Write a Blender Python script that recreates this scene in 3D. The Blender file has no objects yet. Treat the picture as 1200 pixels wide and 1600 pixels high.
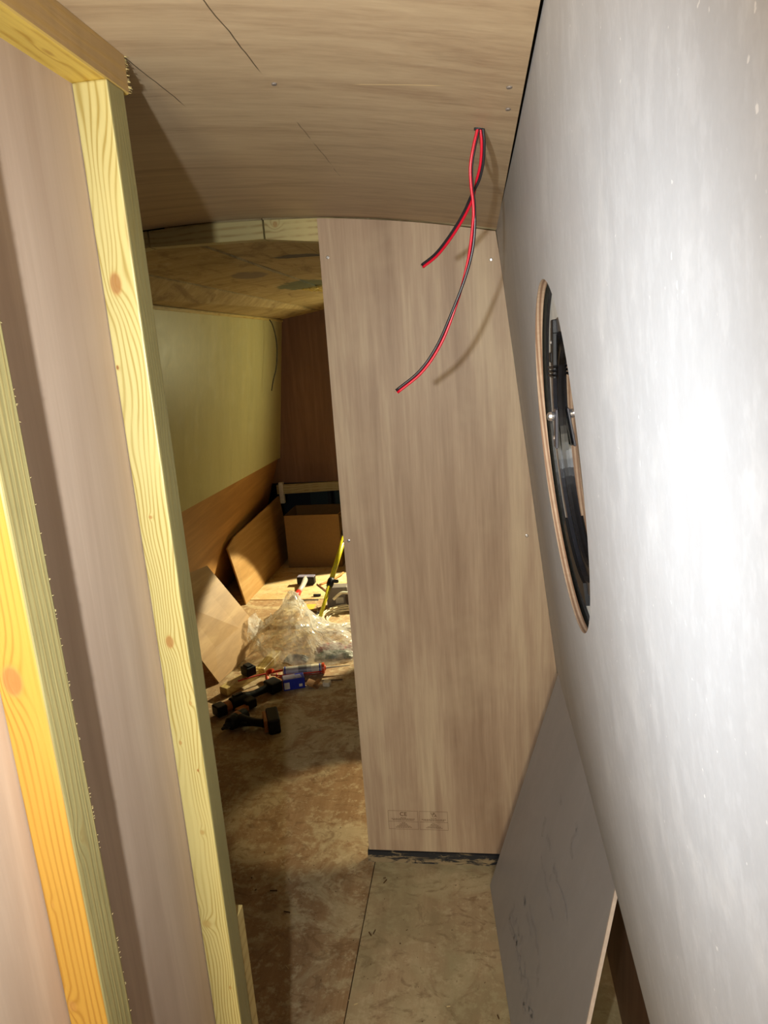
import bpy, bmesh, math, random
from mathutils import Vector, Matrix, noise
random.seed(4)
C = bpy.context.scene.collection
SC = bpy.context.scene
V = Vector
PI = math.pi
H = 1.58                                   # the lens is 1.58 m above the floor; world origin is at the lens

# ---------------------------------------------------------------- camera
cam_d = bpy.data.cameras.new('camera'); cam = bpy.data.objects.new('camera', cam_d); C.objects.link(cam)
cam_d.sensor_fit = 'VERTICAL'; cam_d.sensor_height = 32.0; cam_d.lens = 1075.0 / 1600.0 * 32.0
cam_d.clip_start = 0.01
R = Matrix(((0.98967632, 0.034241, 0.13917014), (0.12721165, 0.23740202, -0.96304594), (-0.06601493, 0.97080783, 0.23059531)))
cam.matrix_world = R.to_4x4()
SC.camera = cam

# ---------------------------------------------------------------- world, lights, exposure
world = bpy.data.worlds.new('night'); SC.world = world; world.use_nodes = True
world.node_tree.nodes['Background'].inputs[0].default_value = (0.010, 0.012, 0.02, 1)
world.node_tree.nodes['Background'].inputs[1].default_value = 1.0
SC.view_settings.view_transform = 'Standard'; SC.view_settings.look = 'None'
SC.view_settings.exposure = 0.0; SC.view_settings.gamma = 1.0; SC.view_settings.use_curve_mapping = False

def light(name, kind, loc, energy, col, aim=None, size=0.02, spot=None, blend=0.5, sy=None):
    d = bpy.data.lights.new(name, kind); o = bpy.data.objects.new(name, d); C.objects.link(o)
    d.energy = energy; d.color = col; o.location = loc
    if kind == 'AREA':
        d.shape = 'RECTANGLE'; d.size = size; d.size_y = sy or size
    else: d.shadow_soft_size = size
    if spot: d.spot_size = math.radians(spot); d.spot_blend = blend
    if aim is not None:
        o.rotation_euler = (V(aim) - V(loc)).to_track_quat('-Z', 'Y').to_euler()
    return o
# hand torch / phone light held a little left of the lens
light('hand_light', 'SPOT', (-0.145, -0.03, -0.02), 44, (0.93, 0.98, 1.0), (-0.28, 1.0, -0.25), 0.010, 124, 1.0)
# warm forward-facing fill added behind the photographer to lift the shaded areas
light('fill_light', 'AREA', (-0.13, -1.62, -0.35), 31.0, (1.0, 0.88, 0.62), (-0.10, 1.0, -0.35), 0.40, sy=1.3)
# warm work lamps of the far room, standing behind the plywood partition
light('work_lamp', 'SPOT', (0.0, 5.02, -0.35), 430, (1.0, 0.90, 0.58), (-0.93, 4.05, -1.58), 0.02, 44, 0.12)
light('room_lamp', 'SPOT', (-0.15, 4.85, -0.15), 38.0, (1.0, 0.92, 0.50), (-1.36, 3.75, 0.0), 0.06, 120, 1.0)
light('low_torch', 'SPOT', (0.02, 2.30, -1.0), 16.0, (1.0, 0.80, 0.48), (-0.44, 2.12, -1.58), 0.02, 42, 0.35)

# ---------------------------------------------------------------- node material helpers
def new_mat(name):
    m = bpy.data.materials.new(name); m.use_nodes = True
    nt = m.node_tree; b = nt.nodes['Principled BSDF']
    return m, nt, b
class N:
    def __init__(s, nt): s.nt = nt
    def n(s, t, **kw):
        x = s.nt.nodes.new(t)
        for k, v in kw.items(): setattr(x, k, v)
        return x
    def put(s, sock, val):
        if isinstance(val, bpy.types.NodeSocket): s.nt.links.new(val, sock)
        else: sock.default_value = val
    def m(s, op, a, b=0.0, c=None, clamp=False):
        x = s.n('ShaderNodeMath', operation=op); x.use_clamp = clamp
        s.put(x.inputs[0], a); s.put(x.inputs[1], b)
        if c is not None: s.put(x.inputs[2], c)
        return x.outputs[0]
    def pos(s): return s.n('ShaderNodeNewGeometry').outputs['Position']
    def sep(s, v):
        x = s.n('ShaderNodeSeparateXYZ'); s.put(x.inputs[0], v); return x.outputs
    def comb(s, a, b, c):
        x = s.n('ShaderNodeCombineXYZ'); s.put(x.inputs[0], a); s.put(x.inputs[1], b); s.put(x.inputs[2], c); return x.outputs[0]
    def noise(s, v, scale, detail=3, rough=0.5, dist=0.0):
        x = s.n('ShaderNodeTexNoise'); s.put(x.inputs['Vector'], v); x.inputs['Scale'].default_value = scale
        x.inputs['Detail'].default_value = detail; x.inputs['Roughness'].default_value = rough; x.inputs['Distortion'].default_value = dist
        return x.outputs['Fac']
    def scl(s, v, k):
        x = s.n('ShaderNodeVectorMath', operation='MULTIPLY'); s.put(x.inputs[0], v); x.inputs[1].default_value = k; return x.outputs[0]
    def ramp(s, f, stops):
        x = s.n('ShaderNodeValToRGB'); s.put(x.inputs[0], f); e = x.color_ramp.elements
        while len(e) < len(stops): e.new(0.5)
        for q, (p, c) in zip(e, stops): q.position = p; q.color = (*c, 1) if len(c) == 3 else c
        return x.outputs[0]
    def mix(s, f, a, b, mode='MIX'):
        x = s.n('ShaderNodeMix', data_type='RGBA', blend_type=mode)
        s.put(x.inputs[0], f); s.put(x.inputs[6], a if isinstance(a, bpy.types.NodeSocket) else (*a, 1)); s.put(x.inputs[7], b if isinstance(b, bpy.types.NodeSocket) else (*b, 1))
        return x.outputs[2]
    def step(s, v, lo, hi):
        x = s.n('ShaderNodeMapRange', interpolation_type='SMOOTHSTEP'); s.put(x.inputs[0], v)
        x.inputs[1].default_value = lo; x.inputs[2].default_value = hi; return x.outputs[0]
    def bump(s, b, h, strength, dist=0.002):
        x = s.n('ShaderNodeBump'); x.inputs['Strength'].default_value = strength; x.inputs['Distance'].default_value = dist
        s.put(x.inputs['Height'], h); s.nt.links.new(x.outputs[0], b.inputs['Normal'])
    def blob(s, c, r):                       # 1 at the centre c, 0 beyond the ellipsoid r
        v = s.n('ShaderNodeVectorMath', operation='SUBTRACT'); s.put(v.inputs[0], s.pos()); v.inputs[1].default_value = c
        w = s.n('ShaderNodeVectorMath', operation='DIVIDE'); s.put(w.inputs[0], v.outputs[0]); w.inputs[1].default_value = r
        l = s.n('ShaderNodeVectorMath', operation='LENGTH'); s.put(l.inputs[0], w.outputs[0])
        return s.m('SUBTRACT', 1.0, l.outputs['Value'], clamp=True)

def srgb(r, g, b):
    f = lambda c: (c / 255 / 12.92) if c / 255 <= .04045 else ((c / 255 + .055) / 1.055) ** 2.4
    return (f(r), f(g), f(b))

def plain(name, col, rough=0.6, metal=0.0, spec=0.5, nz=0.12):
    m, nt, b = new_mat(name); q = N(nt)
    f = q.noise(q.pos(), 60, 3)
    k = q.ramp(f, [(0.3, tuple(c * (1 - nz) for c in col)), (0.7, tuple(min(1, c * (1 + nz)) for c in col))])
    nt.links.new(k, b.inputs['Base Color']); b.inputs['Roughness'].default_value = rough; b.inputs['Metallic'].default_value = metal
    b.inputs['Specular IOR Level'].default_value = spec
    return m

def ply(name, dark, mid, light, along, rough=0.55, blotch=0.5, fine=0.5, extra=None, bump=0.12, seed=0.0):
    """smooth hardwood plywood; 'along' is the grain axis (0 x, 1 y, 2 z)"""
    m, nt, b = new_mat(name); q = N(nt)
    p = q.pos()
    off = q.n('ShaderNodeVectorMath', operation='ADD'); q.put(off.inputs[0], p); off.inputs[1].default_value = (seed, seed * .7, seed * 1.3)
    p = off.outputs[0]
    k1 = [6.0, 6.0, 6.0]; k1[along] = 0.7
    k2 = [150.0, 150.0, 150.0]; k2[along] = 6.0
    k3 = [26.0, 26.0, 26.0]; k3[along] = 1.6
    big = q.noise(q.scl(p, k1), 1.0, 4, 0.6, 0.8)
    fib = q.noise(q.scl(p, k2), 1.0, 3, 0.65)
    midn = q.noise(q.scl(p, k3), 1.0, 4, 0.6, 0.5)
    f = q.m('ADD', q.m('MULTIPLY', big, blotch), q.m('ADD', q.m('MULTIPLY', fib, fine * .5), q.m('MULTIPLY', midn, 1 - blotch * .6)))
    f = q.m('MULTIPLY', f, 1.0 / (blotch + fine * .5 + 1 - blotch * .6))
    col = q.ramp(f, [(0.34, dark), (0.5, mid), (0.64, light)])
    mot = q.noise(p, 3.0, 4, 0.7)
    col = q.mix(q.m('MULTIPLY', q.step(mot, .45, .75), .3), col, light)
    if extra: col = extra(q, col)
    nt.links.new(col, b.inputs['Base Color'])
    b.inputs['Roughness'].default_value = rough; b.inputs['Specular IOR Level'].default_value = 0.35
    q.bump(b, fib, bump, 0.001)
    return m

def pine(name, pale, line, side, knots=(), K=330.0, A=9.0, along=2, rough=0.45, seed=0.0, sawn=0.0):
    """softwood with growth-ring lines bending round knots. knots: (x,y,z, rx, rz, darkness)"""
    m, nt, b = new_mat(name); q = N(nt)
    p = q.pos(); s = q.sep(p)
    oth = [i for i in range(3) if i != along]
    across = q.m('ADD', s[oth[0]], s[oth[1]])
    k = [12.0, 12.0, 12.0]; k[along] = 3.1
    sh = q.n('ShaderNodeVectorMath', operation='ADD'); q.put(sh.inputs[0], p); sh.inputs[1].default_value = (seed, seed, seed)
    w = q.noise(q.scl(sh.outputs[0], k), 1.0, 2, 0.45)
    h = q.m('ADD', q.m('MULTIPLY', across, K), q.m('MULTIPLY', w, A * 6.28))
    kn = None; core = None
    for (kx, ky, kz, rx, rz, dk) in knots:
        r = [rx * 2.6] * 3; r[along] = rz * 3.4
        g = q.blob((kx, ky, kz), tuple(r)); g = q.m('MULTIPLY', g, g)
        h = q.m('ADD', h, q.m('MULTIPLY', g, 17.0 * min(1, rx / .009)))
        r2 = [rx] * 3; r2[along] = rz
        c = q.m('MULTIPLY', q.step(q.blob((kx, ky, kz), tuple(r2)), 0.0, 0.45), dk)
        core = c if core is None else q.m('MAXIMUM', core, c)
        g2 = q.step(g, .35, .75); kn = g2 if kn is None else q.m('MAXIMUM', kn, g2)
    fine = [260.0] * 3; fine[along] = 5.0
    fib = q.noise(q.scl(p, fine), 1.0, 2, 0.6)
    h = q.m('ADD', h, q.m('MULTIPLY', fib, 0.9))
    ring = q.m('MULTIPLY_ADD', q.m('SINE', h), 0.5, 0.5)
    ring = q.m('POWER', ring, 3.2)
    fade = q.noise(q.scl(p, (20, 20, 3.5)), 1.0, 2)
    col = q.mix(q.m('MULTIPLY', ring, q.step(fade, .25, .62)), pale, line)
    col = q.mix(q.m('MULTIPLY', q.step(fib, .45, .8), .25), col, tuple(min(1, c * 1.18) for c in pale))
    if kn is not None:
        col = q.mix(q.m('MULTIPLY', kn, .45), col, tuple(c * .95 for c in line))
        col = q.mix(q.m('MULTIPLY', core, .8), col, srgb(176, 128, 66))
        col = q.mix(q.m('POWER', core, 3.0), col, srgb(128, 80, 40))
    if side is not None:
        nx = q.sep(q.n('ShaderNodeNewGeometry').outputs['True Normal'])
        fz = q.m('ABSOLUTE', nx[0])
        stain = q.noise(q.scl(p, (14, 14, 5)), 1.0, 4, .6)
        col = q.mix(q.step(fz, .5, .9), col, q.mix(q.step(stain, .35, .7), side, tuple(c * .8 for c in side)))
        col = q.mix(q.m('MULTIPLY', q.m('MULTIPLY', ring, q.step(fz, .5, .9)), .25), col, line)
    nt.links.new(col, b.inputs['Base Color'])
    b.inputs['Roughness'].default_value = rough
    q.bump(b, q.m('ADD', fib, q.m('MULTIPLY', ring, .3)), 0.25 + sawn, 0.001)
    return m

# ---------------------------------------------------------------- mesh helpers
def box(bm, c, s, M=None, bev=0.0, seg=1):
    """axis box, centre c, size s, then matrix M"""
    g = bmesh.ops.create_cube(bm, size=1.0)['verts']
    bmesh.ops.transform(bm, matrix=Matrix.Translation(c) @ Matrix.Diagonal((*s, 1)), verts=g)
    if bev > 0:
        es = list({e for v in g for e in v.link_edges})
        r = bmesh.ops.bevel(bm, geom=es, offset=bev, segments=seg, affect='EDGES', profile=0.5)
        g = list({v for f in r['faces'] for v in f.verts} | {v for v in g if v.is_valid})
        seen = set(g); st = list(g)
        while st:
            v = st.pop()
            for e in v.link_edges:
                o = e.other_vert(v)
                if o not in seen: seen.add(o); st.append(o)
        g = list(seen)
    if M is not None: bmesh.ops.transform(bm, matrix=M, verts=g)
    return g
def bx(bm, lo, hi, bev=0.0, seg=1):
    lo, hi = V(lo), V(hi); return box(bm, (lo + hi) / 2, hi - lo, None, bev, seg)
def slab(bm, pts, th):
    """polygon (3-D, planar) extruded by the vector th"""
    a = [bm.verts.new(V(p)) for p in pts]; b = [bm.verts.new(V(p) + V(th)) for p in pts]
    n = len(a); bm.faces.new(a[::-1]); bm.faces.new(b)
    for i in range(n): bm.faces.new((a[i], a[(i + 1) % n], b[(i + 1) % n], b[i]))
    bmesh.ops.recalc_face_normals(bm, faces=bm.faces)
def smooth_path(pts, n=8):
    pts = [V(p) for p in pts]; P = [pts[0] * 2 - pts[1]] + pts + [pts[-1] * 2 - pts[-2]]; out = []
    for i in range(1, len(P) - 2):
        for k in range(n):
            t = k / n; a, b, c, d = P[i - 1:i + 3]
            out.append(0.5 * ((2 * b) + (c - a) * t + (2 * a - 5 * b + 4 * c - d) * t * t + (3 * b - a - 3 * c + d) * t ** 3))
    out.append(pts[-1]); return out
def tube(bm, pts, r, seg=8, caps=True):
    pts = [V(p) for p in pts]; rr = r if isinstance(r, (list, tuple)) else [r] * len(pts)
    up = V((0, 0, 1)); rings = []; prev = None
    for i, p in enumerate(pts):
        t = (pts[min(i + 1, len(pts) - 1)] - pts[max(i - 1, 0)]).normalized()
        if prev is None:
            a = t.cross(up if abs(t.z) < .9 else V((1, 0, 0))).normalized()
        else: a = (prev - t * prev.dot(t)).normalized()
        prev = a; b = t.cross(a)
        rings.append([bm.verts.new(p + (a * math.cos(2 * PI * k / seg) + b * math.sin(2 * PI * k / seg)) * rr[i]) for k in range(seg)])
    for A, B in zip(rings, rings[1:]):
        for k in range(seg):
            f = bm.faces.new((A[k], A[(k + 1) % seg], B[(k + 1) % seg], B[k])); f.smooth = True
    if caps: bm.faces.new(rings[0][::-1]); bm.faces.new(rings[-1])
def lathe(bm, prof, M, seg=20, ry=1.0):
    """profile [(radius, height)] round local z, then matrix M"""
    rings = []
    for r, h in prof:
        rings.append([bm.verts.new(M @ V((r * math.cos(2 * PI * k / seg), ry * r * math.sin(2 * PI * k / seg), h))) for k in range(seg)])
    for A, B in zip(rings, rings[1:]):
        for k in range(seg): bm.faces.new((A[k], A[(k + 1) % seg], B[(k + 1) % seg], B[k]))
    bm.faces.new(rings[0][::-1]); bm.faces.new(rings[-1])
def frame(o, x, z=(0, 0, 1)):
    """matrix with origin o, local x along x, local z close to z"""
    X = V(x).normalized(); Z = V(z); Y = Z.cross(X).normalized(); Z = X.cross(Y)
    return Matrix(((X.x, Y.x, Z.x, o[0]), (X.y, Y.y, Z.y, o[1]), (X.z, Y.z, Z.z, o[2]), (0, 0, 0, 1)))

def mesh_obj(name, bm, mat, parent=None, base=None):
    """bm is in world coordinates; the origin goes to the base (or the parent's origin)"""
    bmesh.ops.recalc_face_normals(bm, faces=bm.faces)
    if parent is not None:
        p = parent; o = V((0, 0, 0))
        while p is not None: o += V(p.location); p = p.parent
    elif base is not None: o = V(base)
    else:
        xs = [v.co for v in bm.verts]
        o = V(((min(v.x for v in xs) + max(v.x for v in xs)) / 2, (min(v.y for v in xs) + max(v.y for v in xs)) / 2, min(v.z for v in xs)))
    for v in bm.verts: v.co -= o
    me = bpy.data.meshes.new(name); bm.to_mesh(me); bm.free(); me.materials.append(mat)
    ob = bpy.data.objects.new(name, me); C.objects.link(ob)
    if parent is not None: ob.parent = parent
    else: ob.location = o
    return ob
def empty(name, loc):
    o = bpy.data.objects.new(name, None); o.location = loc; o.empty_display_size = .05; C.objects.link(o); return o
def tag(o, label, cat, group=None):
    o['label'] = label; o['category'] = cat
    if group: o['group'] = group
    return o
def struct(name, bm, mat, parent=None, label=None):
    o = mesh_obj(name, bm, mat, parent, (0, 0, 0) if parent is None else None); o['kind'] = 'structure'
    if label: o['label'] = label
    if parent is None: o['category'] = name.split('_')[0]
    return o
B = bmesh.new

# ---------------------------------------------------------------- materials
def ceil_marks(q, col):
    s = q.sep(q.pos()); x, y = s[0], s[1]
    wob = q.m('MULTIPLY', q.m('SUBTRACT', q.noise(q.pos(), 14, 2), .5), .006)
    brk = q.step(q.noise(q.scl(q.pos(), (3, 16, 3)), 1.0, 2), .38, .52)
    def ln(c, y0, y1, w, amt, slope=0.0):
        d = q.m('ABSOLUTE', q.m('SUBTRACT', q.m('ADD', q.m('ADD', x, wob), q.m('MULTIPLY', y, slope)), c))
        a = q.m('SUBTRACT', 1.0, q.step(d, w * .4, w))
        r = q.m('MULTIPLY', q.step(y, y0, y0 + .02), q.m('SUBTRACT', 1.0, q.step(y, y1 - .03, y1)))
        return q.m('MULTIPLY', q.m('MULTIPLY', a, r), amt)
    a = q.m('MULTIPLY', ln(-.235, .5, .88, .0011, .85), 1.0)
    a = q.m('MAXIMUM', a, q.m('MULTIPLY', ln(-.24, 1.05, 1.45, .0012, .55), brk))
    a = q.m('MAXIMUM', a, ln(-.377, .82, 1.0, .0011, .9))
    col = q.mix(a, col, srgb(48, 34, 24))
    # pale split in the veneer
    d = q.m('ABSOLUTE', q.m('SUBTRACT', q.m('ADD', y, q.m('MULTIPLY', x, .19)), .872))
    sp = q.m('MULTIPLY', q.m('SUBTRACT', 1.0, q.step(d, .0006, .0016)), q.m('MULTIPLY', q.step(x, -.135, -.12), q.m('SUBTRACT', 1.0, q.step(x, -.04, -.02))))
    return q.mix(q.m('MULTIPLY', sp, .8), col, srgb(240, 215, 160))
M_ceil = ply('ceiling_ply', srgb(164, 138, 110), srgb(192, 168, 136), srgb(206, 184, 150), 0, .5, .35, .8, ceil_marks)
M_sheet = ply('sheet_ply', srgb(180, 155, 134), srgb(191, 167, 146), srgb(205, 182, 160), 2, .55, .4, .35, seed=3.1, bump=.05)
M_part = ply('partition_ply', srgb(148, 122, 100), srgb(176, 151, 127), srgb(202, 181, 152), 2, .5, .75, .6, seed=9.3)
M_far = ply('bulkhead_ply', srgb(104, 74, 50), srgb(120, 86, 60), srgb(134, 98, 70), 2, .55, .5, .3, seed=5.0)
M_board = ply('leaning_board_ply', srgb(146, 110, 60), srgb(166, 128, 76), srgb(184, 148, 96), 1, .55, .5, .3, seed=7.7)
M_brown = ply('lower_side_ply', srgb(140, 98, 50), srgb(156, 112, 60), srgb(174, 128, 72), 1, .5, .5, .4, seed=2.0)
M_low_r = ply('dark_red_ply', srgb(104, 74, 56), srgb(124, 92, 70), srgb(140, 108, 82), 2, .5, .5, .4, seed=12.0)

def rough_stain(q, col):
    p = q.pos()
    n1 = q.noise(p, 9.0, 6, .7, 1.2); n2 = q.noise(q.scl(p, (8, 2.2, 8)), 1.0, 5, .65, 1.5); n3 = q.noise(p, 55, 4, .7)
    col = q.mix(q.m('MULTIPLY', q.step(n1, .5, .72), .55), col, srgb(190, 170, 132))
    col = q.mix(q.m('MULTIPLY', q.step(n2, .5, .7), .6), col, srgb(104, 74, 40))
    col = q.mix(q.m('MULTIPLY', q.step(n3, .6, .72), .45), col, srgb(205, 188, 150))
    wob = q.m('MULTIPLY_ADD', q.noise(p, 22, 3), .9, .1)
    for c, r, k in (((-.635, 2.62, .35), (.13, .07, .1), srgb(42, 40, 58)), ((-.86, 3.6, .35), (.17, .28, .1), srgb(86, 96, 74)), ((-.93, 2.95, .35), (.10, .16, .1), srgb(120, 104, 92))):
        g = q.step(q.m('MULTIPLY', q.blob(c, r), q.m('MULTIPLY', wob, 2.0)), .22, .42)
        col = q.mix(q.m('MULTIPLY', g, .85), col, k)
    return col
M_raw = ply('rough_underside', srgb(146, 122, 80), srgb(170, 146, 100), srgb(188, 164, 120), 0, .7, .6, .4, rough_stain, .3, 4.4)

def floor_dust(q, col):
    p = q.pos()
    n1 = q.noise(p, 4.2, 7, .68, .8); n2 = q.noise(p, 32, 5, .75); n3 = q.noise(p, 230, 2, .6)
    s = q.sep(p)
    col = q.mix(q.m('MULTIPLY', q.step(n1, .47, .60), .65), col, srgb(204, 188, 148))
    col = q.mix(q.m('MULTIPLY', q.step(n2, .50, .64), .6), col, srgb(212, 194, 154))
    col = q.mix(q.m('MULTIPLY', q.step(n3, .66, .76), .55), col, srgb(226, 208, 172))
    n4 = q.noise(q.scl(p, (2, 3, 1)), 5.0, 6, .7, 2.0)
    return q.mix(q.m('MULTIPLY', q.step(n4, .52, .64), .5), col, srgb(122, 92, 60))
def floor_dust_r(q, col):
    col = floor_dust(q, col); p = q.pos()
    g = q.step(q.noise(p, 2.6, 4, .6), .42, .6)
    return q.mix(q.m('MULTIPLY', g, .5), col, srgb(150, 142, 104))
M_fl_l = ply('floor_sheet_ply', srgb(148, 116, 80), srgb(166, 134, 96), srgb(184, 152, 112), 1, .75, .5, .4, floor_dust, .3, 6.1)
M_fl_r = ply('floor_sheet_dusty', srgb(170, 144, 110), srgb(184, 158, 122), srgb(198, 174, 136), 1, .8, .5, .4, floor_dust_r, .3, 8.8)
M_fl_f = ply('floor_sheet_far', srgb(188, 152, 100), srgb(204, 170, 118), srgb(220, 190, 140), 0, .7, .5, .4, floor_dust, .2, 1.8)

# white faced wall board with sanding dust
def white_board(name, base, dusty=1.0):
    m, nt, b = new_mat(name); q = N(nt); p = q.pos()
    n1 = q.noise(q.scl(p, (6, 9, 2.2)), 1.0, 5, .6, .8); n2 = q.noise(q.scl(p, (90, 90, 8)), 1.0, 3, .6); n3 = q.noise(p, 170, 2, .5)
    n4 = q.noise(p, 12, 5, .65)
    col = q.ramp(n1, [(.3, tuple(c * .88 for c in base)), (.7, base)])
    col = q.mix(q.m('MULTIPLY', q.step(n2, .5, .75), .18 * dusty), col, tuple(c * .8 for c in base))
    n5 = q.noise(q.scl(p, (60, 60, 34)), 1.0, 5, .7)
    col = q.mix(q.m('MULTIPLY', q.step(n4, .5, .7), .16 * dusty), col, (.86, .86, .85))
    col = q.mix(q.m('MULTIPLY', q.step(n5, .48, .62), .22 * dusty), col, tuple(min(1, c * 1.28) for c in base))
    col = q.mix(q.m('MULTIPLY', q.step(n5, .36, .50), -.0 + .0), col, base)
    n6 = q.noise(q.scl(p, (300, 300, 220)), 1.0, 2, .6)
    col = q.mix(q.m('MULTIPLY', q.step(n6, .35, .65), .12 * dusty), col, tuple(c * .7 for c in base))
    col = q.mix(q.m('MULTIPLY', q.step(n3, .72, .77), .5 * dusty), col, (.95, .95, .95))
    nt.links.new(col, b.inputs['Base Color'])
    q.put(b.inputs['Roughness'], q.m('MULTIPLY_ADD', n4, .3, .28)); b.inputs['Specular IOR Level'].default_value = .45
    q.bump(b, q.m('ADD', n2, n4), .08, .001)
    return m
M_white = white_board('white_liner', (.495, .518, .555))
M_cream = white_board('cream_liner', srgb(190, 180, 128), .35)
M_grey = white_board('grey_sheet', srgb(170, 167, 168), .25)
M_greyedge = plain('sheet_edge', srgb(206, 190, 178), .6)

def edge_layers(name):
    m, nt, b = new_mat(name); q = N(nt); s = q.sep(q.pos())
    # layers follow the board's own depth (distance beyond the leaning face)
    d = q.m('ADD', s[0], q.m('MULTIPLY', s[2], .115))
    w = q.m('SINE', q.m('MULTIPLY', d, 2 * PI / .0052))
    col = q.mix(q.step(w, -.3, .3), srgb(148, 116, 92), srgb(198, 172, 146))
    col = q.mix(q.m('MULTIPLY', q.noise(q.scl(q.pos(), (40, 200, 40)), 1.0, 3), .5), col, srgb(112, 82, 60))
    nt.links.new(col, b.inputs['Base Color']); b.inputs['Roughness'].default_value = .75
    return m
M_edge = edge_layers('ply_cut_edge')
M_plyedge = plain('thin_ply_edge', srgb(150, 118, 88), .7)

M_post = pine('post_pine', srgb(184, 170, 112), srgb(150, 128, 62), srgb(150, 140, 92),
              [(-.399, .771, .091, .009, .016, .8), (-.412, .771, -.001, .0022, .0035, .95), (-.399, .771, -.181, .003, .003, .7),
               (-.398, .771, -.345, .007, .011, .75), (-.382, .771, -.431, .003, .004, .5), (-.404, .771, -.489, .003, .004, .6),
               (-.385, .771, -.530, .002, .003, .9), (-.392, .771, -.626, .004, .005, .35), (-.405, .771, -.777, .009, .008, .2), (-.384, .771, -.887, .003, .004, .5)], 1050, 15)
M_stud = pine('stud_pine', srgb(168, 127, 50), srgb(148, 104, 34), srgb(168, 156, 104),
              [(-.401, .491, -.255, .0125, .019, .85), (-.375, .503, -.419, .005, .010, .75), (-.407, .491, -.483, .002, .004, .3), (-.409, .491, -.600, .006, .008, .5)], 950, 3.0, seed=2.0, sawn=.2)
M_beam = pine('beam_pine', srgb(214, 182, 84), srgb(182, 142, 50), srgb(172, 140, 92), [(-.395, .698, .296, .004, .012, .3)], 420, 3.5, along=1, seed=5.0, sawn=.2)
M_batten = pine('batten_pine', srgb(196, 178, 122), srgb(160, 134, 82), None, (), 300, 3.0, along=0, seed=9.0)
M_head = pine('header_pine', srgb(182, 166, 112), srgb(156, 132, 80), None, [(-.50, 1.85, .33, .010, .008, .5)], 380, 2.5, along=0, seed=3.0)
M_offcut = pine('offcut_pine', srgb(196, 172, 108), srgb(164, 132, 70), None, (), 300, 3.0, along=1, seed=11.0)

M_black = plain('black_plastic', (.007, .007, .008), .5, spec=.3)
M_rubber = plain('black_rubber', (.010, .010, .012), .35)
M_blk_al = plain('black_frame', (.016, .017, .022), .28)
M_clip = plain('clip_dark', (.045, .045, .062), .4)
M_steel = plain('bright_steel', (.75, .74, .76), .25, .9)
M_grey_al = plain('grey_flange', srgb(214, 214, 208), .7)
M_tan = plain('tan_plastic', srgb(176, 112, 52), .5)
M_red = plain('red_paint', srgb(190, 42, 26), .4)
M_orange = plain('orange_paint', srgb(214, 76, 34), .4)
M_redcab = plain('red_sheath', srgb(196, 24, 46), .3)
M_blackcab = plain('black_sheath', (.02, .018, .022), .3)
M_copper = plain('copper', srgb(214, 170, 140), .35, .8)
M_whitepl = plain('white_plastic', srgb(228, 216, 190), .5)
M_whitecab = plain('white_cable', srgb(236, 222, 186), .45)
M_yellow = plain('yellow_tube', srgb(190, 180, 20), .4)
M_blue = plain('blue_card', srgb(24, 40, 150), .45)
M_lilac = plain('lilac_card', srgb(126, 120, 138), .5)
M_card = plain('brown_card', srgb(150, 104, 56), .8)
M_cardbox = plain('cardboard', srgb(116, 86, 44), .85, nz=.06)
M_silver = plain('grey_label', srgb(178, 172, 160), .4)
M_greybox = plain('grey_box', srgb(116, 106, 98), .6)
M_tape = plain('yellow_core', srgb(214, 160, 40), .6)
M_green = plain('green_film', srgb(40, 84, 50), .35)
M_pink = plain('red_film', srgb(176, 60, 56), .35)
M_teal = plain('teal_panel', srgb(46, 62, 60), .5)
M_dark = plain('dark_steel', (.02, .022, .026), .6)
M_hull = plain('hull_steel', (.05, .045, .04), .8)
M_ink = plain('faint_ink', srgb(98, 70, 46), .8)
M_ink2 = plain('faint_grey_ink', srgb(164, 160, 160), .7)
M_foam = plain('foam', srgb(214, 190, 104), .8)
M_wood_bit = plain('wood_bit', srgb(92, 66, 36), .8)

def strip_mat():
    m, nt, b = new_mat('dusty_black'); q = N(nt); p = q.pos()
    n = q.noise(q.scl(p, (16, 40, 70)), 1.0, 5, .7, .8)
    s = q.sep(p)
    low = q.m('SUBTRACT', 1.0, q.step(s[2], -H + .004, -H + .034))
    f = q.step(q.m('ADD', n, q.m('MULTIPLY', low, .20)), .57, .68)
    nt.links.new(q.mix(f, (.016, .018, .024), srgb(150, 132, 102)), b.inputs['Base Color']); b.inputs['Roughness'].default_value = .6
    return m
M_strip = strip_mat()

# ---------------------------------------------------------------- setting
X0, KK = -.68, .15
def arch(x): return .35 - KK * (x - X0) ** 2
def arch_sheet(bm, x0, x1, y0, y1, th, n=16, dz=0.0, ny=1, wob=0.0):
    for z_ in (0,):
        rows = []
        for j in range(ny + 1):
            y = y0 + (y1 - y0) * j / ny
            rows.append([[bm.verts.new((x0 + (x1 - x0) * i / n, y, arch(x0 + (x1 - x0) * i / n) + dz + t + wob * noise.noise(V((i * .9, y * 2.2, 3.0))))) for i in range(n + 1)] for t in (0, th)])
        for A, D in zip(rows, rows[1:]):
            for i in range(n):
                bm.faces.new((A[0][i], A[0][i + 1], D[0][i + 1], D[0][i])); bm.faces.new((A[1][i], D[1][i], D[1][i + 1], A[1][i + 1]))
            bm.faces.new((A[0][0], D[0][0], D[1][0], A[1][0])); bm.faces.new((A[0][n], A[1][n], D[1][n], D[0][n]))
        for Q in (rows[0], rows[-1]):
            for i in range(n): bm.faces.new((Q[0][i], Q[1][i], Q[1][i + 1], Q[0][i + 1]))
YB = -1.7; YF = 5.3
bm = B(); arch_sheet(bm, -1.75, .5, YB - .05, 6.1, .01, 20, .055); roof = struct('ceiling', bm, M_hull)
bm = B(); arch_sheet(bm, -1.5, .0625, YB, 1.848, .009, 24); struct('ceiling_panel', bm, M_ceil, roof, 'hardwood plywood ceiling sheet')
bm = B()
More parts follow.
